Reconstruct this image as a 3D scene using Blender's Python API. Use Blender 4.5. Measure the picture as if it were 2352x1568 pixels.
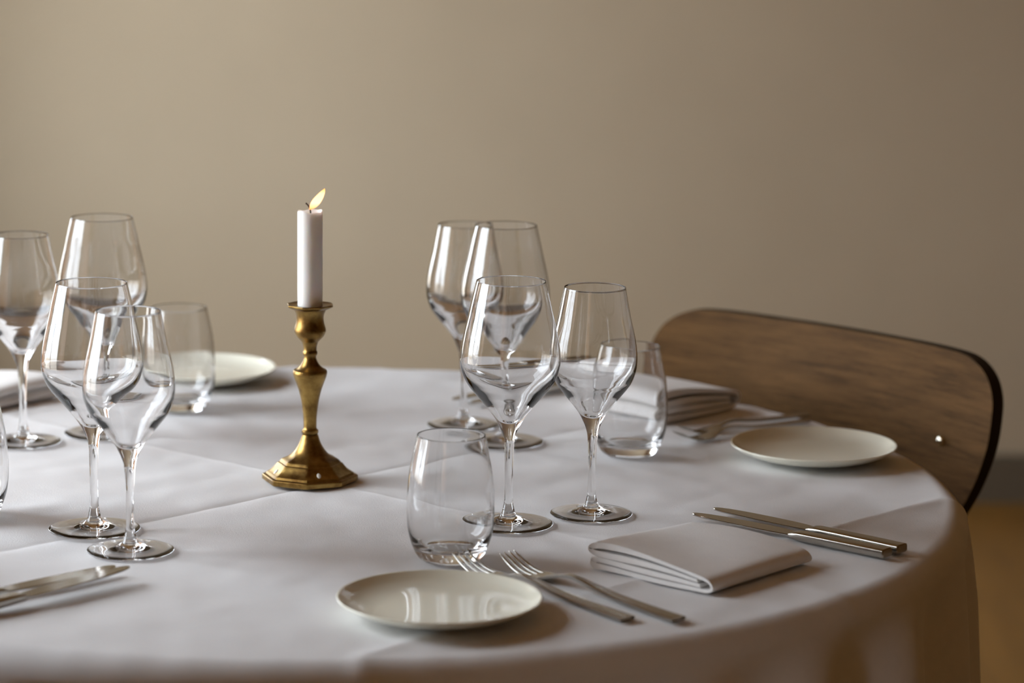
import bpy, bmesh, math, random
from mathutils import Vector, Matrix, noise as mnoise

for o in list(bpy.data.objects):
    bpy.data.objects.remove(o, do_unlink=True)
SC = bpy.context.scene
COL = SC.collection
rad = math.radians
PI = math.pi
TZ = 0.75                       # height of the cloth-covered table top above the floor

# ------------------------------------------------------------------ camera
cam_d = bpy.data.cameras.new('camera')
cam = bpy.data.objects.new('camera', cam_d)
COL.objects.link(cam)
p, r = rad(10.3126), rad(0.71557)
fwd = Vector((0, math.cos(p), -math.sin(p)))
right = Vector((1, 0, 0))
up = Vector((0, math.sin(p), math.cos(p)))
R2 = right * math.cos(r) + up * math.sin(r)
U2 = up * math.cos(r) - right * math.sin(r)
M = Matrix((R2, U2, -fwd)).transposed().to_4x4()
M.translation = Vector((0, 0, TZ + 0.64245))
cam.matrix_world = M
cam_d.sensor_fit = 'HORIZONTAL'
cam_d.sensor_width = 36.0
cam_d.lens = 7001.1 / 2352 * 36.0
cam_d.clip_end = 60
cam_d.dof.use_dof = True
cam_d.dof.focus_distance = 2.70
cam_d.dof.aperture_fstop = 4.2
SC.camera = cam

# ------------------------------------------------------------------ light: overcast daylight through two windows in the left wall
SC.view_settings.view_transform = 'Standard'
SC.view_settings.look = 'None'
SC.view_settings.gamma = 1.0
SC.view_settings.use_curve_mapping = False
SC.view_settings.exposure = 0.0
SC.cycles.max_bounces = 14
SC.cycles.diffuse_bounces = 4
SC.cycles.glossy_bounces = 6
SC.cycles.transmission_bounces = 14
SC.cycles.transparent_max_bounces = 12
SC.cycles.use_denoising = True
SC.cycles.adaptive_threshold = 0.03

W = bpy.data.worlds.new('overcast_sky')
SC.world = W
W.use_nodes = True
nt = W.node_tree
nt.nodes.clear()
out = nt.nodes.new('ShaderNodeOutputWorld')
bg = nt.nodes.new('ShaderNodeBackground')
tc = nt.nodes.new('ShaderNodeTexCoord')
sep = nt.nodes.new('ShaderNodeSeparateXYZ')
ramp = nt.nodes.new('ShaderNodeValToRGB')
mr = nt.nodes.new('ShaderNodeMapRange')
mr.inputs['From Min'].default_value = -1
mr.inputs['From Max'].default_value = 1
nt.links.new(tc.outputs['Generated'], sep.inputs[0])
nt.links.new(sep.outputs['Z'], mr.inputs['Value'])
nt.links.new(mr.outputs[0], ramp.inputs[0])
cr = ramp.color_ramp
cr.elements[0].position = 0.46
cr.elements[0].color = (0.34, 0.32, 0.29, 1)       # street and ground
cr.elements[1].position = 0.52
cr.elements[1].color = (0.86, 0.94, 1.03, 1)        # bright overcast sky
nt.links.new(ramp.outputs[0], bg.inputs[0])
bg.inputs[1].default_value = 13.6
nt.links.new(bg.outputs[0], out.inputs[0])

XL = -1.4                       # inner face of the left wall
WINDOWS = [(2.25, 3.35, 0.50, 2.20), (4.25, 5.4, 0.50, 2.35), (-0.85, 0.65, 0.50, 2.20)]     # y0, y1, z0, z1
for i, (y0, y1, z0, z1) in enumerate(WINDOWS):
    L = bpy.data.lights.new('window_daylight_portal', 'AREA')
    L.shape = 'RECTANGLE'
    L.size = y1 - y0
    L.size_y = z1 - z0
    L.cycles.is_portal = True
    o = bpy.data.objects.new('window_daylight_portal', L)
    COL.objects.link(o)
    # lamp's -Z faces into the room (+X)
    m4 = Matrix(((0, 0, -1, XL - 0.28), (-1, 0, 0, (y0 + y1) / 2), (0, 1, 0, (z0 + z1) / 2), (0, 0, 0, 1)))
    o.matrix_world = m4


# ------------------------------------------------------------------ materials
def new_mat(name):
    m = bpy.data.materials.new(name)
    m.use_nodes = True
    return m, m.node_tree, m.node_tree.nodes['Principled BSDF']


def plain(name, col, rough=0.5, metal=0.0, spec=0.5, **kw):
    m, t, b = new_mat(name)
    b.inputs['Base Color'].default_value = (*col, 1)
    b.inputs['Roughness'].default_value = rough
    b.inputs['Metallic'].default_value = metal
    b.inputs['Specular IOR Level'].default_value = spec
    for k, v in kw.items():
        b.inputs[k].default_value = v
    return m


def noise_col(t, b, c1, c2, scale, detail=4, lo=0.35, hi=0.65, vec=(1, 1, 1), coord='Object', rough=0.6, rot=(0, 0, 0)):
    tcn = t.nodes.new('ShaderNodeTexCoord')
    mp = t.nodes.new('ShaderNodeMapping')
    mp.inputs['Scale'].default_value = vec
    mp.inputs['Rotation'].default_value = rot
    n = t.nodes.new('ShaderNodeTexNoise')
    n.inputs['Scale'].default_value = scale
    n.inputs['Detail'].default_value = detail
    n.inputs['Roughness'].default_value = rough
    rp = t.nodes.new('ShaderNodeValToRGB')
    rp.color_ramp.elements[0].position = lo
    rp.color_ramp.elements[1].position = hi
    rp.color_ramp.elements[0].color = (*c1, 1)
    rp.color_ramp.elements[1].color = (*c2, 1)
    t.links.new(tcn.outputs[coord], mp.inputs[0])
    t.links.new(mp.outputs[0], n.inputs['Vector'])
    t.links.new(n.outputs['Fac'], rp.inputs[0])
    t.links.new(rp.outputs[0], b.inputs['Base Color'])
    return mp, n, rp


def add_bump(t, b, scale, strength, dist, vec=(1, 1, 1), detail=3):
    tcn = t.nodes.new('ShaderNodeTexCoord')
    mp = t.nodes.new('ShaderNodeMapping')
    mp.inputs['Scale'].default_value = vec
    n = t.nodes.new('ShaderNodeTexNoise')
    n.inputs['Scale'].default_value = scale
    n.inputs['Detail'].default_value = detail
    bp = t.nodes.new('ShaderNodeBump')
    bp.inputs['Strength'].default_value = strength
    bp.inputs['Distance'].default_value = dist
    t.links.new(tcn.outputs['Object'], mp.inputs[0])
    t.links.new(mp.outputs[0], n.inputs['Vector'])
    t.links.new(n.outputs['Fac'], bp.inputs['Height'])
    t.links.new(bp.outputs[0], b.inputs['Normal'])


MAT = {}
m, t, b = new_mat('wall_paint')
noise_col(t, b, (0.525, 0.435, 0.308), (0.575, 0.48, 0.34), 1.6, 5, 0.3, 0.7)
b.inputs['Roughness'].default_value = 0.75
b.inputs['Specular IOR Level'].default_value = 0.25
add_bump(t, b, 9.0, 0.25, 0.004, detail=6)
MAT['wall'] = m
MAT['ceiling'] = plain('pine_ceiling_boards', (0.42, 0.25, 0.09), 0.8)
MAT['panelling'] = plain('dark_wood_panelling', (0.32, 0.175, 0.055), 0.6)
MAT['baseboard'] = plain('baseboard_paint', (0.15, 0.122, 0.085), 0.5)
m, t, b = new_mat('oak_floor')
noise_col(t, b, (0.20, 0.095, 0.016), (0.31, 0.152, 0.028), 3.0, 6, 0.3, 0.7, vec=(6, 0.6, 1))
b.inputs['Roughness'].default_value = 0.35
MAT['floor'] = m
MAT['baffle'] = plain('oiled_wood_baffle', (0.42, 0.20, 0.07), 0.5)  # wood tone of the added light-blocking panels beside the windows
MAT['frame'] = plain('window_frame_paint', (0.7, 0.69, 0.66), 0.4)

m = bpy.data.materials.new('window_pane_glass')
m.use_nodes = True
t = m.node_tree
t.nodes.clear()
mo = t.nodes.new('ShaderNodeOutputMaterial')
mx = t.nodes.new('ShaderNodeMixShader')
tr = t.nodes.new('ShaderNodeBsdfTransparent')
gl = t.nodes.new('ShaderNodeBsdfGlossy')
gl.inputs['Roughness'].default_value = 0.0
mx.inputs[0].default_value = 0.06
t.links.new(tr.outputs[0], mx.inputs[1])
t.links.new(gl.outputs[0], mx.inputs[2])
t.links.new(mx.outputs[0], mo.inputs[0])
MAT['pane'] = m

m, t, b = new_mat('white_cotton_tablecloth')
noise_col(t, b, (0.755, 0.745, 0.74), (0.795, 0.785, 0.78), 14, 6, 0.3, 0.7)
b.inputs['Roughness'].default_value = 0.85
b.inputs['Specular IOR Level'].default_value = 0.2
add_bump(t, b, 900, 0.35, 0.0006, detail=2)
MAT['cloth'] = m
m, t, b = new_mat('white_cotton_napkin')
noise_col(t, b, (0.81, 0.79, 0.77), (0.86, 0.84, 0.815), 30, 5, 0.3, 0.7)
b.inputs['Roughness'].default_value = 0.9
b.inputs['Specular IOR Level'].default_value = 0.15
add_bump(t, b, 700, 0.35, 0.0006, detail=2)
MAT['napkin'] = m

m = bpy.data.materials.new('clear_glass')
m.use_nodes = True
t = m.node_tree
t.nodes.clear()
mo = t.nodes.new('ShaderNodeOutputMaterial')
g = t.nodes.new('ShaderNodeBsdfGlass')
g.inputs['IOR'].default_value = 1.5
g.inputs['Roughness'].default_value = 0.0
g.inputs['Color'].default_value = (0.985, 0.985, 0.985, 1)
t.links.new(g.outputs[0], mo.inputs[0])
MAT['glass'] = m

MAT['plate'] = plain('cream_glazed_porcelain', (0.88, 0.865, 0.73), 0.08, 0, 0.65)
m, t, b = new_mat('brushed_stainless_steel')
b.inputs['Base Color'].default_value = (0.46, 0.44, 0.40, 1)
b.inputs['Metallic'].default_value = 1
b.inputs['Roughness'].default_value = 0.2
MAT['steel'] = m
MAT['blade'] = plain('polished_steel_blade', (0.44, 0.42, 0.38), 0.14, 1)

m, t, b = new_mat('tarnished_brass')
noise_col(t, b, (0.15, 0.080, 0.022), (0.42, 0.275, 0.085), 60, 8, 0.35, 0.66)
b.inputs['Metallic'].default_value = 1
b.inputs['Roughness'].default_value = 0.34
add_bump(t, b, 160, 0.15, 0.001)
MAT['brass'] = m
MAT['wax_drop'] = plain('pale_wax_drop', (0.72, 0.70, 0.63), 0.35)
m, t, b = new_mat('candle_wax')
b.inputs['Base Color'].default_value = (0.95, 0.955, 0.92, 1)
b.inputs['Roughness'].default_value = 0.4
b.inputs['Subsurface Weight'].default_value = 0.6
b.inputs['Subsurface Radius'].default_value = (1.0, 0.8, 0.6)
b.inputs['Subsurface Scale'].default_value = 0.007
MAT['wax'] = m
MAT['wick'] = plain('charred_wick', (0.05, 0.03, 0.02), 0.9)

m = bpy.data.materials.new('candle_flame')
m.use_nodes = True
t = m.node_tree
t.nodes.clear()
mo = t.nodes.new('ShaderNodeOutputMaterial')
em = t.nodes.new('ShaderNodeEmission')
tcn = t.nodes.new('ShaderNodeTexCoord')
sx = t.nodes.new('ShaderNodeSeparateXYZ')
mp = t.nodes.new('ShaderNodeMapRange')
mp.inputs['From Min'].default_value = 0.001
mp.inputs['From Max'].default_value = 0.0205
rp = t.nodes.new('ShaderNodeValToRGB')
e = rp.color_ramp.elements
e[0].position = 0.0
e[0].color = (0.55, 0.17, 0.04, 1)
e[1].position = 0.35
e[1].color = (1.0, 0.52, 0.25, 1)
e3 = e.new(0.8)
e3.color = (1.0, 0.50, 0.21, 1)
e4 = e.new(1.0)
e4.color = (0.8, 0.30, 0.07, 1)
t.links.new(tcn.outputs['Object'], sx.inputs[0])
t.links.new(sx.outputs['Z'], mp.inputs['Value'])
t.links.new(mp.outputs[0], rp.inputs[0])
t.links.new(rp.outputs[0], em.inputs['Color'])
em.inputs['Strength'].default_value = 3.2
t.links.new(em.outputs[0], mo.inputs[0])
MAT['flame'] = m

m, t, b = new_mat('dark_walnut_plywood')
noise_col(t, b, (0.048, 0.0235, 0.007), (0.19, 0.098, 0.033), 2.6, 10, 0.32, 0.68, vec=(4.0, 4.0, 60), rough=0.8, rot=(0, 0, rad(44.3)))
b.inputs['Roughness'].default_value = 0.45
b.inputs['Specular IOR Level'].default_value = 0.05
MAT['walnut'] = m
MAT['black_edge'] = plain('dark_plywood_edge', (0.030, 0.019, 0.011), 0.6, 0, 0.1)
MAT['black_steel'] = plain('black_powder_coated_steel', (0.015, 0.015, 0.015), 0.45)
MAT['bolt'] = plain('polished_bolt', (0.75, 0.70, 0.58), 0.12, 1)
MAT['table_wood'] = plain('beech_table', (0.35, 0.22, 0.11), 0.5)


# ------------------------------------------------------------------ mesh helpers
def link(name, me, mat=None, parent=None, smooth=None):
    me.name = name
    o = bpy.data.objects.new(name, me)
    COL.objects.link(o)
    if mat:
        me.materials.clear()
        me.materials.append(MAT[mat])
    if parent:
        o.parent = parent
    if smooth is not None:
        for f in me.polygons:
            f.use_smooth = True
        if smooth < 179:
            me.set_sharp_from_angle(angle=rad(smooth))
    return o


def mesh(verts, faces):
    me = bpy.data.meshes.new('m')
    me.from_pydata(verts, [], faces)
    me.update()
    return me


def empty(name, loc, rz=0):
    o = bpy.data.objects.new(name, None)
    COL.objects.link(o)
    o.location = loc
    o.rotation_euler = (0, 0, rz)
    o.empty_display_size = 0.05
    return o


def tag(o, label, cat, group=None):
    o['label'] = label
    o['category'] = cat
    if group:
        o['group'] = group
    return o


def structure(o):
    o['kind'] = 'structure'
    return o


def copy_tree(o, parent=None):
    c = o.copy()
    COL.objects.link(c)
    c.parent = parent
    for ch in list(o.children):
        copy_tree(ch, c)
    return c


def spline(pts, n=6):
    """centripetal-ish Catmull-Rom through the points (any dimension)"""
    out = []
    P = [pts[0]] + list(pts) + [pts[-1]]
    for i in range(1, len(P) - 2):
        a, b_, c, d = P[i - 1], P[i], P[i + 1], P[i + 2]
        for k in range(n):
            s = k / n
            out.append(tuple(0.5 * (2 * y + (z - x) * s + (2 * x - 5 * y + 4 * z - w) * s * s + (3 * y - x - 3 * z + w) * s ** 3)
                             for x, y, z, w in zip(a, b_, c, d)))
    out.append(tuple(pts[-1]))
    return out


def lathe_rows(prof, seg, radius=None):
    """verts and faces of a surface of revolution; profile ordered so that the outside lies to its right going up"""
    verts, faces, rows = [], [], []
    for i, (rr, z) in enumerate(prof):
        if rr < 1e-6:
            rows.append([len(verts)])
            verts.append((0, 0, z))
        else:
            row = []
            for j in range(seg):
                a = 2 * PI * j / seg
                q = radius(rr, z, a) if radius else rr
                row.append(len(verts))
                verts.append((q * math.cos(a), q * math.sin(a), z))
            rows.append(row)
    for a, b_ in zip(rows, rows[1:]):
        for j in range(seg):
            k = (j + 1) % seg
            if len(a) == 1 and len(b_) == 1:
                continue
            if len(a) == 1:
                faces.append((a[0], b_[k], b_[j]))
            elif len(b_) == 1:
                faces.append((a[j], a[k], b_[0]))
            else:
                faces.append((a[j], a[k], b_[k], b_[j]))
    return verts, faces


def lathe(prof, seg=96, radius=None):
    return mesh(*lathe_rows(prof, seg, radius))


def lathe_smooth(full, i0, i1, seg):
    """part [i0, i1] of a dense profile as a mesh that carries the normals of the whole profile"""
    prof = full[i0:i1 + 1]
    me = lathe(prof, seg)
    for f in me.polygons:
        f.use_smooth = True
    nr = []
    for i in range(i0, i1 + 1):
        a, c = full[max(i - 1, 0)], full[min(i + 1, len(full) - 1)]
        dr, dz = c[0] - a[0], c[1] - a[1]
        l = math.hypot(dr, dz) or 1
        nr.append((dz / l, -dr / l))
    norms = []
    for (rr, z), (a, b_) in zip(prof, nr):
        if rr < 1e-6:
            norms.append((0, 0, 1 if b_ > 0 else -1))
        else:
            for j in range(seg):
                t_ = 2 * PI * j / seg
                norms.append((a * math.cos(t_), a * math.sin(t_), b_))
    me.normals_split_custom_set_from_vertices(norms)
    return me


def box_verts(x0, x1, y0, y1, z0, z1):
    return [(x0, y0, z0), (x1, y0, z0), (x1, y1, z0), (x0, y1, z0), (x0, y0, z1), (x1, y0, z1), (x1, y1, z1), (x0, y1, z1)]


BF = [(0, 3, 2, 1), (4, 5, 6, 7), (0, 1, 5, 4), (1, 2, 6, 5), (2, 3, 7, 6), (3, 0, 4, 7)]


def boxes(lst):
    v, f = [], []
    for bx in lst:
        n = len(v)
        v += box_verts(*bx)
        f += [tuple(n + i for i in q) for q in BF]
    return mesh(v, f)


def sweep(stations, sec, cap=True):
    """stations: (x, y, z, half width, half height); sec: unit section points (a across, b up); runs along x"""
    v, f = [], []
    n = len(sec)
    for (x, y, z, hw, hh) in stations:
        for a, b_ in sec:
            v.append((x, y + a * hw, z + b_ * hh))
    for i in range(len(stations) - 1):
        for j in range(n):
            k = (j + 1) % n
            f.append((i * n + j, i * n + k, (i + 1) * n + k, (i + 1) * n + j))
    if cap:
        f.append(tuple(range(n))[::-1])
        m0 = (len(stations) - 1) * n
        f.append(tuple(range(m0, m0 + n)))
    me = mesh(v, f)
    bm = bmesh.new()
    bm.from_mesh(me)
    bmesh.ops.recalc_face_normals(bm, faces=bm.faces)
    bm.to_mesh(me)
    bm.free()
    return me


def round_rect(c=0.35, k=3):
    pts = []
    for (cx, cy, a0) in ((1 - c, 1 - c, 0), (-1 + c, 1 - c, 90), (-1 + c, -1 + c, 180), (1 - c, -1 + c, 270)):
        for i in range(k + 1):
            a = rad(a0 + 90 * i / k)
            pts.append((cx + c * math.cos(a), cy + c * math.sin(a)))
    return pts


def tube(path, rads, seg=12):
    v, f = [], []
    n = len(path)
    P = [Vector(q) for q in path]
    prev = None
    for i in range(n):
        d = (P[min(i + 1, n - 1)] - P[max(i - 1, 0)]).normalized()
        ref = Vector((0, 1, 0)) if abs(d.y) < 0.9 else Vector((1, 0, 0))
        a = d.cross(ref).normalized()
        b_ = d.cross(a).normalized()
        for j in range(seg):
            t_ = 2 * PI * j / seg
            v.append(tuple(P[i] + (a * math.cos(t_) + b_ * math.sin(t_)) * rads[i]))
    for i in range(n - 1):
        for j in range(seg):
            k = (j + 1) % seg
            f.append((i * seg + j, i * seg + k, (i + 1) * seg + k, (i + 1) * seg + j))
    f.append(tuple(range(seg))[::-1])
    f.append(tuple(range((n - 1) * seg, n * seg)))
    me = mesh(v, f)
    bm = bmesh.new()
    bm.from_mesh(me)
    bmesh.ops.recalc_face_normals(bm, faces=bm.faces)
    bm.to_mesh(me)
    bm.free()
    return me


# ------------------------------------------------------------------ the room
XR, YB, YF, ZC = 4.2, 5.94, -2.6, 3.1
structure(link('floor', boxes([(XL - 0.3, XR + 0.2, YF - 0.2, YB + 0.2, -0.1, 0)]), 'floor'))
structure(link('ceiling', boxes([(XL - 0.3, XR + 0.2, YF - 0.2, YB + 0.2, ZC, ZC + 0.1)]), 'ceiling'))
structure(link('wall_back', boxes([(XL - 0.3, XR + 0.2, YB, YB + 0.2, 0, ZC)]), 'wall'))
structure(link('wall_right', boxes([(XR, XR + 0.2, YF, YB, 0, ZC)]), 'panelling'))
structure(link('wall_front', boxes([(XL - 0.3, XR + 0.2, YF - 0.2, YF, 0, ZC)]), 'panelling'))
segs = []
yy = YF
for (y0, y1, z0, z1) in sorted(WINDOWS):
    segs += [(XL - 0.3, XL, yy, y0, 0, ZC), (XL - 0.3, XL, y0, y1, 0, z0), (XL - 0.3, XL, y0, y1, z1, ZC)]
    yy = y1
segs.append((XL - 0.3, XL, yy, YB, 0, ZC))
structure(link('wall_left', boxes(segs), 'wall'))
structure(link('baseboard_back', boxes([(XL, XR, YB - 0.018, YB, 0, 0.088), (XL, XR, YB - 0.012, YB, 0.088, 0.096)]), 'baseboard'))
structure(link('baseboard_right', boxes([(XR - 0.018, XR, YF, YB - 0.018, 0, 0.096)]), 'baseboard'))
for i, (y0, y1, z0, z1) in enumerate(WINDOWS):
    w = structure(empty('window_%d' % (i + 1), (XL - 0.2, (y0 + y1) / 2, z0)))
    hw, H = (y1 - y0) / 2, z1 - z0
    link('window_frame', boxes([(-0.04, 0.04, -hw, -hw + 0.07, 0, H), (-0.04, 0.04, hw - 0.07, hw, 0, H),
                                (-0.04, 0.04, -hw + 0.07, hw - 0.07, 0, 0.08), (-0.04, 0.04, -hw + 0.07, hw - 0.07, H - 0.07, H),
                                (-0.03, 0.03, -0.02, 0.02, 0.08, H - 0.07)]), 'frame', w)
    for s in (-1, 1):
        a, b_ = sorted((s * 0.02, s * (hw - 0.07)))
        for (za, zb) in ((0.08, H - 0.07),):
            link('pane', mesh([(0, a, za), (0, b_, za), (0, b_, zb), (0, a, zb)], [(0, 1, 2, 3)]), 'pane', w)
    link('window_sill', boxes([(0.04, 0.26, -hw - 0.05, hw + 0.05, -0.03, 0.0)]), 'frame', w)

# added unseen shutter panels, square to the wall, keep window light off the back wall
for k, yy in enumerate((WINDOWS[0][0] - 0.045, WINDOWS[0][1] + 0.005, WINDOWS[2][0] - 0.045, WINDOWS[2][1] + 0.005)):
    z0, z1 = WINDOWS[0][2], WINDOWS[0][3]
    d = 0.50
    sh = structure(link('light_baffle_%d' % (k + 1), boxes([
        (XL, XL + 0.06, yy, yy + 0.04, z0, z1), (XL + d - 0.06, XL + d, yy, yy + 0.04, z0, z1), (XL + 0.06, XL + d - 0.06, yy, yy + 0.04, z0, z0 + 0.08),
        (XL + 0.06, XL + d - 0.06, yy, yy + 0.04, z1 - 0.08, z1), (XL + 0.06, XL + d - 0.06, yy + 0.01, yy + 0.03, z0 + 0.08, z1 - 0.08)]), 'baffle'))

# ------------------------------------------------------------------ table and tablecloth
TC = Vector((-0.178, 2.785, 0))
TR = 0.583
tbl = tag(empty('dining_table', (TC.x, TC.y, 0)), 'round dining table hidden under the white cloth', 'table')
link('tabletop', lathe([(0, TZ - 0.034), (TR - 0.004, TZ - 0.034), (TR, TZ - 0.028), (TR, TZ - 0.012), (TR - 0.006, TZ - 0.006), (0, TZ - 0.006)], 96), 'table_wood', tbl, 30)
link('pedestal', lathe([(0, 0.03), (0.06, 0.03), (0.045, 0.1), (0.04, 0.6), (0.07, TZ - 0.035), (0, TZ - 0.035)], 32), 'black_steel', tbl, 40)
link('foot_plate', lathe([(0, 0), (0.30, 0), (0.30, 0.008), (0.06, 0.03), (0, 0.03)], 64), 'black_steel', tbl, 30)

CA = rad(46.5)
CU = (math.cos(CA), math.sin(CA))       # direction of the long ironed creases
CN = (math.sin(CA), -math.cos(CA))
DROP = 0.25
REDGE = 0.022                           # radius with which the cloth rolls over the table edge


def crease(d, amp, w):
    return amp * math.exp(-abs(d) / w)


def cloth_height(x, y):
    """x, y relative to the table centre: ironed creases and soft waves of the cloth lying on the table"""
    n = x * CN[0] + y * CN[1]
    u = x * CU[0] + y * CU[1]
    z = crease(n + 0.003 * math.sin(u * 9), -0.0019, 0.009)
    z += crease(n - 0.445, 0.0026, 0.010)
    z += crease(n + 0.445, 0.0016, 0.008)
    z += crease(u - 0.06 * n, 0.0011, 0.007)
    z += crease(u - 0.44, 0.0010, 0.007)
    z += 0.0011 * mnoise.noise(Vector((u * 8, n * 24, 3.1)))
    z += 0.0005 * mnoise.noise(Vector((x * 40, y * 30, 7.7)))
    return z - 0.0013


def make_cloth():
    NA = 720
    rows = []
    rl = [0.0]
    while rl[-1] < TR - 0.004:
        rl.append(rl[-1] + 0.0042)
    for q in rl:
        rows.append(('top', q, 0))
    arc = REDGE * PI / 2
    for k in range(1, 15):
        rows.append(('edge', rl[-1], k / 14))
    nd = 44
    for k in range(1, nd + 1):
        rows.append(('drop', 0, k / nd))
    verts, faces, idx = [], [], []
    r0 = rl[-1]
    for kind, q, tt in rows:
        row = []
        if kind == 'top' and q == 0:
            verts.append((0, 0, cloth_height(0, 0)))
            idx.append([0])
            continue
        for j in range(NA):
            a = 2 * PI * j / NA
            ca, sa = math.cos(a), math.sin(a)
            # folds of the overhang: broad scallops that start just under the edge
            ph = 26 * (a - rad(-59.0)) + 0.9 * mnoise.noise(Vector((ca * 2.3, sa * 2.3, 1.7))) * 2
            fold = math.cos(ph) + 0.35 * math.cos(0.5 * ph + 1.1)
            amp0 = 0.75 + 0.5 * mnoise.noise(Vector((ca * 3, sa * 3, 5.0)))
            if kind == 'top':
                x, y = q * ca, q * sa
                z = cloth_height(x, y)
                s = max(0.0, (q - (r0 - 0.05)) / 0.05)
                z -= 0.0012 * s * s
            else:
                hc = cloth_height(r0 * ca, r0 * sa) - 0.0012
                n_ = r0 * ca * CN[0] + r0 * sa * CN[1]
                if kind == 'edge':
                    ang = tt * PI / 2
                    rr = r0 + REDGE * math.sin(ang)
                    z = hc - REDGE * (1 - math.cos(ang))
                    w_ = 0.0
                else:
                    d = tt * (DROP - REDGE)
                    rr = r0 + REDGE
                    z = hc - REDGE - d
                    w_ = d
                g = w_ / (DROP - REDGE)
                gs = 1 - math.exp(-w_ / 0.035)
                rr += amp0 * 0.015 * (fold - 0.45) * gs + 0.014 * g
                rr += crease(n_ - 0.445, 0.006 * min(1, 0.3 + 2 * g), 0.009) if n_ > 0 else 0
                x, y = rr * ca, rr * sa
                z += 0.012 * math.cos(2 * a) * g
            row.append(len(verts))
            verts.append((x, y, z))
        idx.append(row)
    for a_, b_ in zip(idx, idx[1:]):
        for j in range(NA):
            k = (j + 1) % NA
            if len(a_) == 1:
                faces.append((a_[0], b_[j], b_[k]))
            else:
                faces.append((a_[j], b_[j], b_[k], a_[k]))
    return mesh(verts, faces)


clo = link('tablecloth', make_cloth(), 'cloth', None, 180)
clo.location = (TC.x, TC.y, TZ)
tag(clo, 'white cotton tablecloth with ironed creases draped over the round table', 'tablecloth')
Z0 = TZ + 0.0007


# ------------------------------------------------------------------ wine glasses and tumblers
def build_wine_glass(name, d):
    root = empty(name, (0, 0, 0))
    foot, stem, bowl, inner = (spline(d[k], 8) for k in ('foot', 'stem', 'bowl', 'inner'))
    full = foot + stem[1:] + bowl[1:] + inner[1:]
    n1, n2 = len(foot) - 1, len(foot) + len(stem) - 2
    SEG = 112
    for nm, i0, i1 in (('foot', 0, n1), ('stem', n1, n2), ('bowl', n2, len(full) - 1)):
        me = lathe_smooth(full, i0, i1, SEG)
        link(nm, me, 'glass', root)
    return root


LARGE = dict(
    foot=[(0, 0.0020), (0.012, 0.0017), (0.026, 0.0007), (0.0345, 0.0000), (0.0382, 0.0001), (0.0396, 0.0008), (0.0390, 0.0016), (0.034, 0.0024),
          (0.024, 0.0034), (0.014, 0.0050), (0.0085, 0.0073), (0.0064, 0.0098), (0.0050, 0.0150)],
    stem=[(0.0050, 0.0150), (0.0039, 0.0218), (0.00358, 0.0364), (0.0037, 0.0500), (0.0039, 0.0607), (0.00445, 0.0751), (0.0055, 0.0805), (0.0073, 0.0850)],
    bowl=[(0.0073, 0.0850), (0.0105, 0.0913), (0.0138, 0.0968), (0.0208, 0.1061), (0.0288, 0.1155), (0.0366, 0.1250), (0.0417, 0.1343), (0.0441, 0.1450),
          (0.0440, 0.1532), (0.0428, 0.1626), (0.0403, 0.1753), (0.0373, 0.1879), (0.0347, 0.2001), (0.0308, 0.2165), (0.03055, 0.21715)],
    inner=[(0.03055, 0.21715), (0.0303, 0.2172), (0.0302, 0.2166), (0.03415, 0.2001), (0.0367, 0.1879), (0.0396, 0.1753), (0.0421, 0.1626), (0.0433, 0.1532),
           (0.0433, 0.1450), (0.0403, 0.1348), (0.0343, 0.1262), (0.0256, 0.1174), (0.0168, 0.1085), (0.0108, 0.1015), (0.0070, 0.0965), (0.0035, 0.0938), (0, 0.0930)])
SMALL = dict(
    foot=[(0, 0.0020), (0.011, 0.0017), (0.024, 0.0007), (0.0315, 0.0000), (0.0354, 0.0001), (0.0368, 0.0008), (0.0362, 0.0016), (0.031, 0.0024),
          (0.022, 0.0034), (0.013, 0.0050), (0.0083, 0.0070), (0.0064, 0.0092), (0.0050, 0.0132)],
    stem=[(0.0050, 0.0132), (0.0038, 0.0200), (0.0033, 0.0377), (0.0035, 0.0480), (0.0038, 0.0574), (0.0047, 0.0722), (0.0057, 0.0775), (0.0072, 0.0820)],
    bowl=[(0.0072, 0.0820), (0.0104, 0.0888), (0.0134, 0.0940), (0.0170, 0.0988), (0.0246, 0.1082), (0.0315, 0.1170), (0.0347, 0.1226), (0.0379, 0.1321),
          (0.0388, 0.1436), (0.0376, 0.1561), (0.0352, 0.1680), (0.0325, 0.1799), (0.0278, 0.2045), (0.0276, 0.20535)],
    inner=[(0.0276, 0.20535), (0.0274, 0.2054), (0.0272, 0.2046), (0.0319, 0.1799), (0.0346, 0.1680), (0.0369, 0.1561), (0.0380, 0.1436), (0.0366, 0.1326),
           (0.0326, 0.1238), (0.0290, 0.1185), (0.0212, 0.1100), (0.0138, 0.1016), (0.0096, 0.0962), (0.0066, 0.0928), (0.0034, 0.0909), (0, 0.0902)])
TUMBLER = [(0, 0.0016), (0.010, 0.0014), (0.019, 0.0005), (0.0225, 0.0000), (0.0250, 0.0006), (0.0285, 0.0040), (0.0310, 0.0091), (0.0343, 0.0184), (0.0362, 0.0277),
           (0.03706, 0.0417), (0.0366, 0.0556), (0.0352, 0.0741), (0.0318, 0.0925), (0.0290, 0.1058), (0.0287, 0.1065),
           (0.0283, 0.1066), (0.0279, 0.1058), (0.0307, 0.0925), (0.0341, 0.0741), (0.0354, 0.0556), (0.0358, 0.0417), (0.0347, 0.0280), (0.0322, 0.0195), (0.0277, 0.0128), (0.0215, 0.0103), (0.012, 0.0097), (0, 0.0096)]

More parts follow.
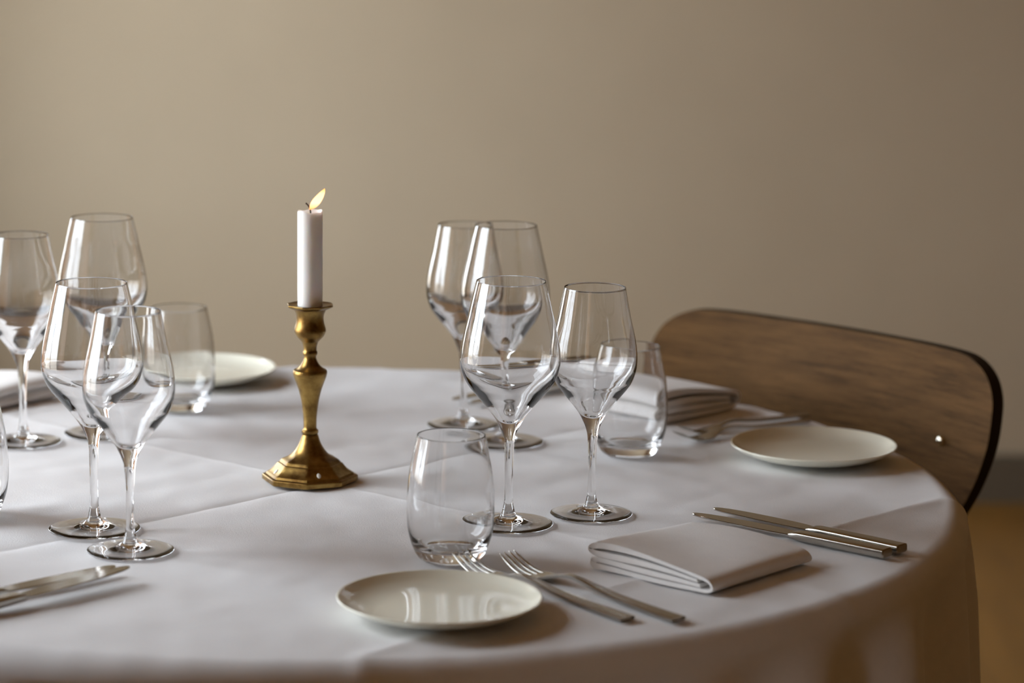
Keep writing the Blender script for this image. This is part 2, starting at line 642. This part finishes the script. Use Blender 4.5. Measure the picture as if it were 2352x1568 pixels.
large = build_wine_glass('wine_glass', LARGE)
small = build_wine_glass('wine_glass', SMALL)
GL = 'tall wine glasses on the table'
for k, (x, y, lab) in enumerate([
        (-0.0013, 2.6250, 'large empty wine glass in sharp focus, standing right behind the front tumbler'),
        (-0.3623, 2.5872, 'large empty wine glass at left in focus, overlapped by a smaller glass before it'),
        (-0.4071, 2.9869, 'large blurred wine glass at far left, its rim highest of all the glasses'),
        (-0.0072, 2.9682, 'large blurred wine glass at back centre, right one of its pair')]):
    o = large if k == 0 else copy_tree(large)
    o.location = (x, y, Z0)
    o.rotation_euler.z = rad(1.3 * k)
    tag(o, lab, 'wine glass', GL)
for k, (x, y, lab) in enumerate([
        (0.0730, 2.6662, 'smaller empty wine glass in focus, rightmost stemmed glass, before a blurred tumbler'),
        (-0.3216, 2.5132, 'smaller empty wine glass at left in focus, nearest stemmed glass to the viewer'),
        (-0.4807, 2.9402, 'smaller blurred wine glass cut by the left edge of the picture'),
        (-0.0487, 3.0477, 'smaller blurred wine glass at back centre, left one of its pair')]):
    o = small if k == 0 else copy_tree(small)
    o.location = (x, y, Z0)
    o.rotation_euler.z = rad(1.7 * k)
    tag(o, lab, 'wine glass', GL)

tp = spline(TUMBLER, 7)
tme = lathe_smooth(tp, 0, len(tp) - 1, 112)
tum = link('water_tumbler', tme, 'glass')
for k, (x, y, lab) in enumerate([
        (-0.0499, 2.4991, 'stemless water tumbler in sharp focus behind the front plate and fork tines'),
        (0.1159, 2.9229, 'blurred stemless tumbler in front of the folded napkin near the chair'),
        (-0.3452, 3.1113, 'blurred stemless tumbler in front of the far left plate'),
        (-0.4813, 2.6319, 'stemless tumbler at left, only its curved right side inside the picture')]):
    o = tum if k == 0 else tum.copy()
    if k:
        COL.objects.link(o)
    o.location = (x, y, Z0)
    tag(o, lab, 'tumbler', 'stemless water tumblers')

# ------------------------------------------------------------------ bread plates
PLATE = [(0, 0.0012), (0.036, 0.0012), (0.0375, 0.0), (0.0400, 0.0), (0.0415, 0.0014), (0.0500, 0.0020), (0.0620, 0.0040), (0.0720, 0.0078), (0.0790, 0.0118),
         (0.0810, 0.0134), (0.0812, 0.0142), (0.0804, 0.0147), (0.0790, 0.0142), (0.0755, 0.0118), (0.0700, 0.0088), (0.0620, 0.0064), (0.052, 0.0050), (0.040, 0.0045), (0.020, 0.0044), (0, 0.0044)]
pp = [PLATE[0]] + spline(PLATE[1:], 5)
pl = link('bread_plate', lathe(pp, 128), 'plate', None, 60)
for k, (x, y, lab) in enumerate([
        (-0.0545, 2.3257, 'cream porcelain side plate in front, beside two forks'),
        (0.2961, 2.9135, 'cream porcelain side plate at right in front of the wooden chair'),
        (-0.3390, 3.2720, 'cream porcelain side plate at the far left behind a tumbler')]):
    o = pl if k == 0 else pl.copy()
    if k:
        COL.objects.link(o)
    o.location = (x, y, Z0)
    tag(o, lab, 'plate', 'cream side plates')


# ------------------------------------------------------------------ forks and knives
def make_fork():
    root = empty('dinner_fork', (0, 0, 0))
    rr = round_rect(0.3, 2)
    hs = [(0.000, 0.0074, 0.0014, 0.0015), (0.0006, 0.0076, 0.0015, 0.0015), (0.04, 0.0066, 0.0015, 0.0024), (0.08, 0.0052, 0.0015, 0.0045), (0.105, 0.0041, 0.0016, 0.0074),
          (0.118, 0.0036, 0.0016, 0.0090), (0.127, 0.0034, 0.0016, 0.0092), (0.135, 0.0036, 0.0014, 0.0080), (0.141, 0.0041, 0.0012, 0.0063)]
    hs = spline(hs, 4)
    link('handle', sweep([(-x, 0, z, w, h) for x, w, h, z in hs], rr), 'steel', root, 40)
    hd = spline([(0.1405, 0.0041, 0.0012, 0.0064), (0.147, 0.0060, 0.0011, 0.0048), (0.153, 0.0092, 0.0010, 0.0034), (0.159, 0.0114, 0.0009, 0.0024),
                 (0.165, 0.0122, 0.0009, 0.0018), (0.169, 0.0121, 0.0009, 0.0016)], 4)
    link('head', sweep([(-x, 0, z, w, h) for x, w, h, z in hd], round_rect(0.25, 2)), 'steel', root, 40)
    for k in range(4):
        c = (k - 1.5)
        ts = spline([(0.168, c * 0.0062, 0.0016, 0.0022, 0.0009), (0.176, c * 0.0062, 0.0017, 0.0020, 0.0009), (0.186, c * 0.0060, 0.0034, 0.0017, 0.0009),
                     (0.196, c * 0.0057, 0.0072, 0.0013, 0.0008), (0.204, c * 0.0054, 0.0112, 0.0009, 0.0006), (0.208, c * 0.0053, 0.0134, 0.0004, 0.0003)], 4)
        link('tine', sweep([(-x, y, z, w, h) for x, y, z, w, h in ts], round_rect(0.5, 2)), 'steel', root, 50)
    return root


def make_knife():
    root = empty('dinner_knife', (0, 0, 0))
    hs = [(0.0, 0.0068, 0.0030), (0.0008, 0.0078, 0.0039), (0.03, 0.0077, 0.0040), (0.07, 0.0073, 0.0039), (0.090, 0.0071, 0.0037), (0.0955, 0.0070, 0.0030), (0.099, 0.0066, 0.0014)]
    link('handle', sweep([(-x, 0, 0.0041, w, h) for x, w, h in hs], round_rect(0.45, 4)), 'steel', root, 35)
    top = spline([(0.0965, 0.0066), (0.103, 0.0080), (0.118, 0.0097), (0.145, 0.0100), (0.170, 0.0090), (0.188, 0.0073), (0.199, 0.0052), (0.2055, 0.0027), (0.2075, 0.0)], 6)
    bot = spline([(0.2075, 0.0), (0.2064, -0.0024), (0.201, -0.0046), (0.188, -0.0066), (0.160, -0.0078), (0.125, -0.0080), (0.0965, -0.0066)], 6)
    ol = top + bot[1:]
    n = len(ol)
    v = [(-x, y, 0.0050) for x, y in ol] + [(-x, y, 0.0034) for x, y in ol]
    f = [tuple(range(n)), tuple(range(2 * n - 1, n - 1, -1))]
    for i in range(n):
        k = (i + 1) % n
        f.append((i, n + i, n + k, k))
    me = mesh(v, f)
    bm = bmesh.new()
    bm.from_mesh(me)
    bmesh.ops.recalc_face_normals(bm, faces=bm.faces)
    bmesh.ops.bevel(bm, geom=[e_ for e_ in bm.edges if e_.is_manifold and abs(e_.verts[0].co.z - e_.verts[1].co.z) < 1e-5], offset=0.0005, segments=1, affect='EDGES')
    bm.to_mesh(me)
    bm.free()
    link('blade', me, 'blade', root, 30)
    return root


fork = make_fork()
# origin is the handle end, the tines point along local -x; angle = direction from tines to handle end
for k, (x, y, a, lab) in enumerate([
        (0.0920, 2.3140, -50.0, 'steel dinner fork nearest the front plate, its tines before the tumbler base'),
        (0.1320, 2.3145, -49.8, 'steel dinner fork between the front plate and the front napkin'),
        (0.3070, 3.1170, 39.6, 'blurred steel fork between the plate by the chair and the napkin, the farther one'),
        (0.3030, 3.0830, 39.0, 'blurred steel fork half hidden behind the plate by the chair')]):
    o = fork if k == 0 else copy_tree(fork)
    o.location = (x, y, Z0)
    if k > 1:
        o.scale = (0.85, 0.85, 0.85)
    o.rotation_euler = (0, 0, rad(a))
    tag(o, lab, 'fork', 'steel dinner forks')
knife = make_knife()
for k, (x, y, a, lab) in enumerate([
        (0.3220, 2.5215, -40.3, 'steel dinner knife right beside the front napkin, nearer one of its pair'),
        (0.3365, 2.5370, -42.6, 'steel dinner knife at right, farther one of the pair beside the front napkin'),
        (-0.4509, 2.2652, -132.8, 'steel dinner knife at lower left, nearer of the pair'),
        (-0.4748, 2.2939, -136.5, 'steel dinner knife at lower left, farther of the pair'),
        (0.1020, 3.2930, 46.0, 'blurred steel knife lying behind the back centre wine glasses, nearer of the pair'),
        (0.0820, 3.3080, 46.0, 'blurred steel knife lying behind the back centre wine glasses, farther of the pair')]):
    o = knife if k == 0 else copy_tree(knife)
    o.location = (x, y, Z0)
    o.rotation_euler = (0, rad((0, 0, 1.9, 0.6, 0, 0)[k]), rad(a))      # the left pair rests with raised blades
    tag(o, lab, 'knife', 'steel dinner knives')


# ------------------------------------------------------------------ folded napkins
def make_napkin():
    L, Wd = 0.127, 0.139
    mm = 0.001
    path = [(0.90, 4.6), (0.70, 5.5), (0.40, 6.6), (0.16, 7.4), (0.05, 7.2), (0.008, 4.9), (0.03, 2.6), (0.10, 2.2), (0.40, 2.0), (0.80, 1.5), (0.955, 1.6), (0.998, 5.6),
            (0.968, 10.2), (0.86, 12.6), (0.65, 15.0), (0.40, 17.0), (0.16, 18.2), (0.05, 17.8), (0.006, 15.2), (0.03, 12.8), (0.10, 12.0), (0.22, 11.8), (0.42, 11.3), (0.65, 10.2), (0.88, 8.4)]
    path = [(x * L, z * mm) for x, z in path]
    c = spline(path, 5)
    n = len(c)
    Lf, Rt = [], []
    for i in range(n):
        a, b_ = c[max(i - 1, 0)], c[min(i + 1, n - 1)]
        dx, dz = b_[0] - a[0], b_[1] - a[1]
        l = math.hypot(dx, dz) or 1
        nx, nz = -dz / l, dx / l
        h = (0.0024 + 0.0020 * (1 - c[i][0] / L)) / 2
        Lf.append((c[i][0] + nx * h, max(0.0002, c[i][1] + nz * h)))
        Rt.append((c[i][0] - nx * h, max(0.0002, c[i][1] - nz * h)))
    ring = Lf + Rt[::-1]
    m_ = len(ring)
    NS = 26
    v, f = [], []
    for k in range(NS + 1):
        s = k / NS
        # the stack sags and slips a little towards its far side; the fabric is soft at both ends
        for (x, z) in ring:
            sag = 1 - 0.10 * s * s
            zz = z * 1.15 * sag + 0.0011 * math.sin(5 * s + x * 40) * (z / 0.022)
            xx = x + 0.006 * s * (1 - x / L) + 0.0018 * math.sin(3.2 * s) * (z / 0.022)
            yy_ = Wd * s - 0.020 * s * (1 - x / L) ** 2 + (0.0015 * math.sin(x * 60 + z * 300) if k in (0, NS) else 0)
            v.append((xx, yy_, zz))
    for k in range(NS):
        for j in range(m_):
            q = (j + 1) % m_
            f.append((k * m_ + j, k * m_ + q, (k + 1) * m_ + q, (k + 1) * m_ + j))
    for k in (0, NS):                       # ends: strips across the thickness of the ribbon
        b0 = k * m_
        for i in range(n - 1):
            quad = (b0 + i, b0 + i + 1, b0 + m_ - 2 - i, b0 + m_ - 1 - i)
            f.append(quad if k == 0 else quad[::-1])
    me = mesh(v, f)
    bm = bmesh.new()
    bm.from_mesh(me)
    bmesh.ops.recalc_face_normals(bm, faces=bm.faces)
    bm.to_mesh(me)
    bm.free()
    return me


nap = link('folded_napkin', make_napkin(), 'napkin', None, 50)
for k, (x, y, a, lab) in enumerate([
        (0.0675, 2.4738, -40.5, 'folded white napkin in front between the forks and the knives'),
        (0.1523, 3.0579, 48.0, 'blurred folded white napkin behind the right tumbler, before the chair'),
        (-0.4780, 3.1650, 145.0, 'blurred folded white napkin at the left edge behind the far wine glasses'),
        (-0.5460, 2.5220, -130.0, 'folded white napkin at the left knives, beyond the left picture edge')]):
    o = nap if k == 0 else nap.copy()
    if k:
        COL.objects.link(o)
    o.location = (x, y, Z0)
    o.rotation_euler = (0, 0, rad(a))
    if k == 1:
        o.scale = (1.04, 1.0, 1.4)          # looser, thicker fold
    tag(o, lab, 'napkin', 'folded napkins at the place settings')

# ------------------------------------------------------------------ brass candlestick
CX, CY = -0.1880, 2.7916
st = tag(empty('brass_candlestick', (CX, CY, Z0)), 'tarnished brass candlestick with octagonal foot at the table centre', 'candlestick')
OCT0 = rad(-90.8)


def octr(rr, a):
    q = (a - OCT0) % (PI / 4) - PI / 8
    return rr * math.cos(PI / 8) / math.cos(q)


def base_radius(rr, z, a):
    w = min(1.0, max(0.0, (z - 0.0195) / 0.0085))
    w = w * w * (3 - 2 * w)
    return octr(rr, a) * (1 - w) + rr * w


base_p = [(0, 0.002), (0.036, 0.002), (0.040, 0.0), (0.0446, 0.0), (0.0452, 0.0006), (0.0452, 0.0044), (0.0446, 0.0052), (0.0418, 0.0058), (0.0412, 0.0066), (0.0405, 0.0078),
          (0.0375, 0.0094), (0.0346, 0.0118), (0.0322, 0.0144), (0.0308, 0.0162), (0.0303, 0.0166), (0.0290, 0.0170), (0.0284, 0.0178), (0.0274, 0.0192), (0.0268, 0.0197), (0.0245, 0.0208),
          (0.0205, 0.0226), (0.0168, 0.0250), (0.0140, 0.0282), (0.0115, 0.0322), (0.0094, 0.0368), (0.0082, 0.0406), (0.0074, 0.0432)]
link('base', lathe(base_p, 96, base_radius), 'brass', st, 24)
stem_p = [(0.0074, 0.0430), (0.0068, 0.0432), (0.0070, 0.0442), (0.0077, 0.0448), (0.0079, 0.0461), (0.0077, 0.0474), (0.0068, 0.0480), (0.0064, 0.0486), (0.0062, 0.0494)] \
    + spline([(0.0061, 0.0500), (0.0064, 0.0605), (0.0081, 0.0742), (0.0101, 0.0835), (0.0127, 0.0915), (0.0150, 0.0975), (0.0159, 0.1010), (0.0160, 0.1025), (0.0156, 0.1042), (0.0150, 0.1048)], 5) \
    + spline([(0.0146, 0.1049), (0.0122, 0.1062), (0.0090, 0.1092), (0.0066, 0.1135), (0.0057, 0.1163), (0.0058, 0.1186)], 5) \
    + [(0.0066, 0.1190), (0.0069, 0.1204), (0.0068, 0.1218), (0.0062, 0.1228)] + spline([(0.0061, 0.1240), (0.0064, 0.1270), (0.0078, 0.1315)], 4)
link('stem', lathe(stem_p, 64), 'brass', st, 40)
cup_p = spline([(0.0078, 0.1313), (0.0095, 0.1330), (0.0125, 0.1362), (0.0143, 0.1396), (0.0148, 0.1425), (0.0142, 0.1455), (0.0131, 0.1490), (0.0126, 0.1526), (0.0128, 0.1562), (0.0140, 0.1595), (0.0157, 0.1622)], 5) \
    + [(0.0160, 0.1650), (0.0119, 0.1652), (0.0119, 0.1600), (0, 0.1598)]
link('socket', lathe(cup_p, 64), 'brass', st, 40)


def pan_radius(rr, z, a):
    w = min(1.0, max(0.0, (rr - 0.012) / 0.006))
    return (octr(rr, a + 0.25) * (1 + 0.012 * math.sin(3 * a + 1)) + 0.0002 * math.sin(11 * a)) * w + rr * (1 - w)


pan_p = [(0.0150, 0.1616), (0.0190, 0.1632), (0.0222, 0.1650), (0.0226, 0.1660), (0.0221, 0.1666), (0.0185, 0.1658), (0.0122, 0.1656)]
link('drip_pan', lathe(pan_p, 96, pan_radius), 'brass', st, 30)
for (az, rr, z, tilt) in ((-72, 0.0388, 0.0094, 38), (-155, 0.0388, 0.0090, 38)):
    bm = bmesh.new()
    bmesh.ops.create_icosphere(bm, subdivisions=3, radius=1.0)
    for v_ in bm.verts:
        v_.co = Vector((v_.co.x * 0.0030, v_.co.y * 0.0020, v_.co.z * 0.0009))
    me = bpy.data.meshes.new('m')
    bm.to_mesh(me)
    bm.free()
    o = link('wax_drop', me, 'wax_drop', st, 180)
    a = rad(az)
    q = octr(rr, a)
    o.location = (q * 0.94 * math.cos(a), q * 0.94 * math.sin(a), z + 0.0012)
    o.rotation_euler = Matrix.Rotation(a, 3, 'Z').to_euler()
    o.rotation_euler = (Matrix.Rotation(a, 3, 'Z') @ Matrix.Rotation(rad(tilt), 3, 'Y')).to_euler()
    o['label'] = 'small pale drop of hardened wax'

# candle stands in the socket: a thing of its own
ca = tag(empty('candle', (CX, CY, Z0 + 0.1602)), 'plain white candle burning with a slanting flame in the brass candlestick', 'candle')
CT = 0.2540 - 0.1602
rc = 0.01162


cp = [(0, 0.0), (rc * 0.97, 0.0), (rc * 0.985, 0.004), (rc, 0.02), (rc, CT * 0.6), (rc, CT - 0.0030), (rc * 0.99, CT - 0.0010), (rc * 0.955, CT), (rc * 0.90, CT - 0.0008), (rc * 0.75, CT - 0.0030), (rc * 0.4, CT - 0.0042), (0, CT - 0.0045)]
me = lathe(cp, 64)
for v_ in me.vertices:
    x, y, z = v_.co
    if z > CT - 0.0012:
        a = math.atan2(y, x)
        v_.co.z += 0.0006 * math.sin(2 * a + 0.4) + 0.0004 * math.sin(5 * a)
link('wax_body', me, 'wax', ca, 60)
wk = spline([(0.0006, 0, CT - 0.006), (0.0002, 0, CT + 0.0008), (-0.0012, 0, CT + 0.0042), (-0.0030, 0, CT + 0.0064), (-0.0042, 0, CT + 0.0070)], 5)
link('wick', tube(wk, [0.0007] * (len(wk) - 4) + [0.0008, 0.0008, 0.0007, 0.0004], 8), 'wick', ca, 60)
fl = spline([(-0.0008, 0, 0.0012), (0.0008, 0, 0.0028), (0.0036, 0, 0.0062), (0.0070, 0, 0.0104), (0.0100, 0, 0.0146), (0.0122, 0, 0.0182), (0.0134, 0, 0.0208)], 6)
fr = [q[0] for q in spline([(0.0003,), (0.0018,), (0.0034,), (0.0036,), (0.0028,), (0.0016,), (0.0002,)], 6)]
fo = link('flame', tube(fl, fr, 20), 'flame', ca, 180)
fo.location = (0, 0, CT)
fo['label'] = 'bright yellow flame leaning to the right'

# ------------------------------------------------------------------ chair
ch = tag(empty('dining_chair', (0.43, 3.33, 0)), 'dining chair with curved dark walnut plywood back and dark edge', 'chair')
CC = Vector((0.347, 3.231))
ct_ = Vector((0.716, -0.699))
cn_ = Vector((0.699, 0.716))
BT = 0.0145


def back_pt(u, v, off):
    k = 0.57
    du = -2 * k * u
    base = CC + ct_ * u + cn_ * (0.17 * v - k * u * u)
    nrm = (cn_ - ct_ * du).normalized()
    q = base + nrm * off
    return (q.x - 0.43, q.y - 3.33, TZ + v)


def back_outline():
    """smooth outline of the plywood back: wide rounded shoulders, sides drawing in towards the foot"""
    half = [(0.0, 0.073), (0.08, 0.073), (0.155, 0.073), (0.193, 0.0695), (0.219, 0.056), (0.2325, 0.036), (0.2360, 0.012), (0.2345, -0.017), (0.2245, -0.052), (0.2080, -0.085),
            (0.1850, -0.118), (0.1550, -0.145), (0.1150, -0.160), (0.06, -0.165), (0.0, -0.166)]
    q = spline(half, 6)
    return q[:-1] + [(-x, y) for x, y in q[::-1]][:-1]


ol = back_outline()
n = len(ol)
cu, cv = 0.0, -0.03
RINGS = 12
v, f = [], []
for off in (-BT / 2, BT / 2):
    start = len(v)
    for k in range(RINGS):
        s = 1 - k / RINGS
        for (u_, w_) in ol:
            v.append(back_pt(cu + (u_ - cu) * s, cv + (w_ - cv) * s, off))
    ctr = len(v)
    v.append(back_pt(cu, cv, off))
    for k in range(RINGS - 1):
        for j in range(n):
            q = (j + 1) % n
            quad = (start + k * n + j, start + k * n + q, start + (k + 1) * n + q, start + (k + 1) * n + j)
            f.append(quad if off > 0 else quad[::-1])
    for j in range(n):
        q = (j + 1) % n
        tri = (start + (RINGS - 1) * n + j, start + (RINGS - 1) * n + q, ctr)
        f.append(tri if off > 0 else tri[::-1])
br = link('backrest', mesh(v, f), 'walnut', ch, 60)
v, f = [], []
for off in (-BT / 2, BT / 2):
    for (u_, w_) in ol:
        v.append(back_pt(u_ * 1.0, w_, off))
for j in range(n):
    q = (j + 1) % n
    f.append((j, n + j, n + q, q))
eb = link('edge_band', mesh(v, f), 'black_edge', br, 50)
eb['label'] = 'dark edge of the plywood back'
for s in (-1, 1):
    bp_ = [(0, 0.0), (0.0052, 0.0), (0.0056, 0.0006), (0.0053, 0.0021), (0.0041, 0.0036), (0.0022, 0.0044), (0, 0.0046)]
    o = link('bolt', lathe(bp_, 24), 'bolt', br, 60)
    u_ = 0.167 * s
    q0 = Vector(back_pt(u_, -0.020, -BT / 2))
    q1 = Vector(back_pt(u_, -0.020, -BT / 2 - 0.01))
    o.location = q0
    o.rotation_euler = (q1 - q0).to_track_quat('Z', 'Y').to_euler()
    o['label'] = 'shiny domed bolt head'


def chair_pt(u, w, z):
    q = CC + ct_ * u + cn_ * w
    return (q.x - 0.43, q.y - 3.33, z)


# seat: curved plywood pan on two bent steel side frames, pushed under the table
v, f = [], []
NU, NW = 18, 16
for off in (0, -0.011):
    for i in range(NU + 1):
        for j in range(NW + 1):
            a, b_ = -1 + 2 * i / NU, -1 + 2 * j / NW
            # squircle mapping gives rounded corners
            su = a * math.sqrt(max(0, 1 - 0.28 * b_ * b_))
            sw = b_ * math.sqrt(max(0, 1 - 0.28 * a * a))
            z = 0.452 + 0.012 * su * su - 0.010 * max(0, -sw) ** 3 + off
            v.append(chair_pt(su * 0.205, -0.235 + sw * 0.20, z))
m1 = (NU + 1) * (NW + 1)
for s in (0, 1):
    for i in range(NU):
        for j in range(NW):
            a = s * m1 + i * (NW + 1) + j
            quad = (a, a + 1, a + NW + 2, a + NW + 1)
            f.append(quad)
bd = [i * (NW + 1) for i in range(NU + 1)] + [NU * (NW + 1) + j for j in range(1, NW + 1)] + [i * (NW + 1) + NW for i in range(NU - 1, -1, -1)] + [j for j in range(NW - 1, 0, -1)]
for a, b_ in zip(bd, bd[1:] + bd[:1]):
    f.append((a, b_, b_ + m1, a + m1))
me = mesh(v, f)
bm = bmesh.new()
bm.from_mesh(me)
bmesh.ops.recalc_face_normals(bm, faces=bm.faces)
bm.to_mesh(me)
bm.free()
link('seat', me, 'walnut', ch, 40)
for s in (-1, 1):
    u_ = 0.167 * s
    w_up = -0.57 * u_ * u_ + 0.012
    rear = spline([chair_pt(u_, w_up + 0.012, TZ + 0.015), chair_pt(u_, w_up + 0.002, TZ - 0.05), chair_pt(u_ * 1.0, -0.03, 0.46), chair_pt(u_ * 1.02, -0.02, 0.25), chair_pt(u_ * 1.05, 0.05, 0.004)], 6)
    link('rear_leg', tube(rear, [0.0085] * len(rear), 12), 'black_steel', ch, 60)
    fro = spline([chair_pt(u_, -0.06, 0.40), chair_pt(u_, -0.20, 0.425), chair_pt(u_, -0.36, 0.425), chair_pt(u_ * 1.02, -0.40, 0.38), chair_pt(u_ * 1.05, -0.43, 0.2), chair_pt(u_ * 1.08, -0.46, 0.004)], 6)
    link('front_leg', tube(fro, [0.0085] * len(fro), 12), 'black_steel', ch, 60)
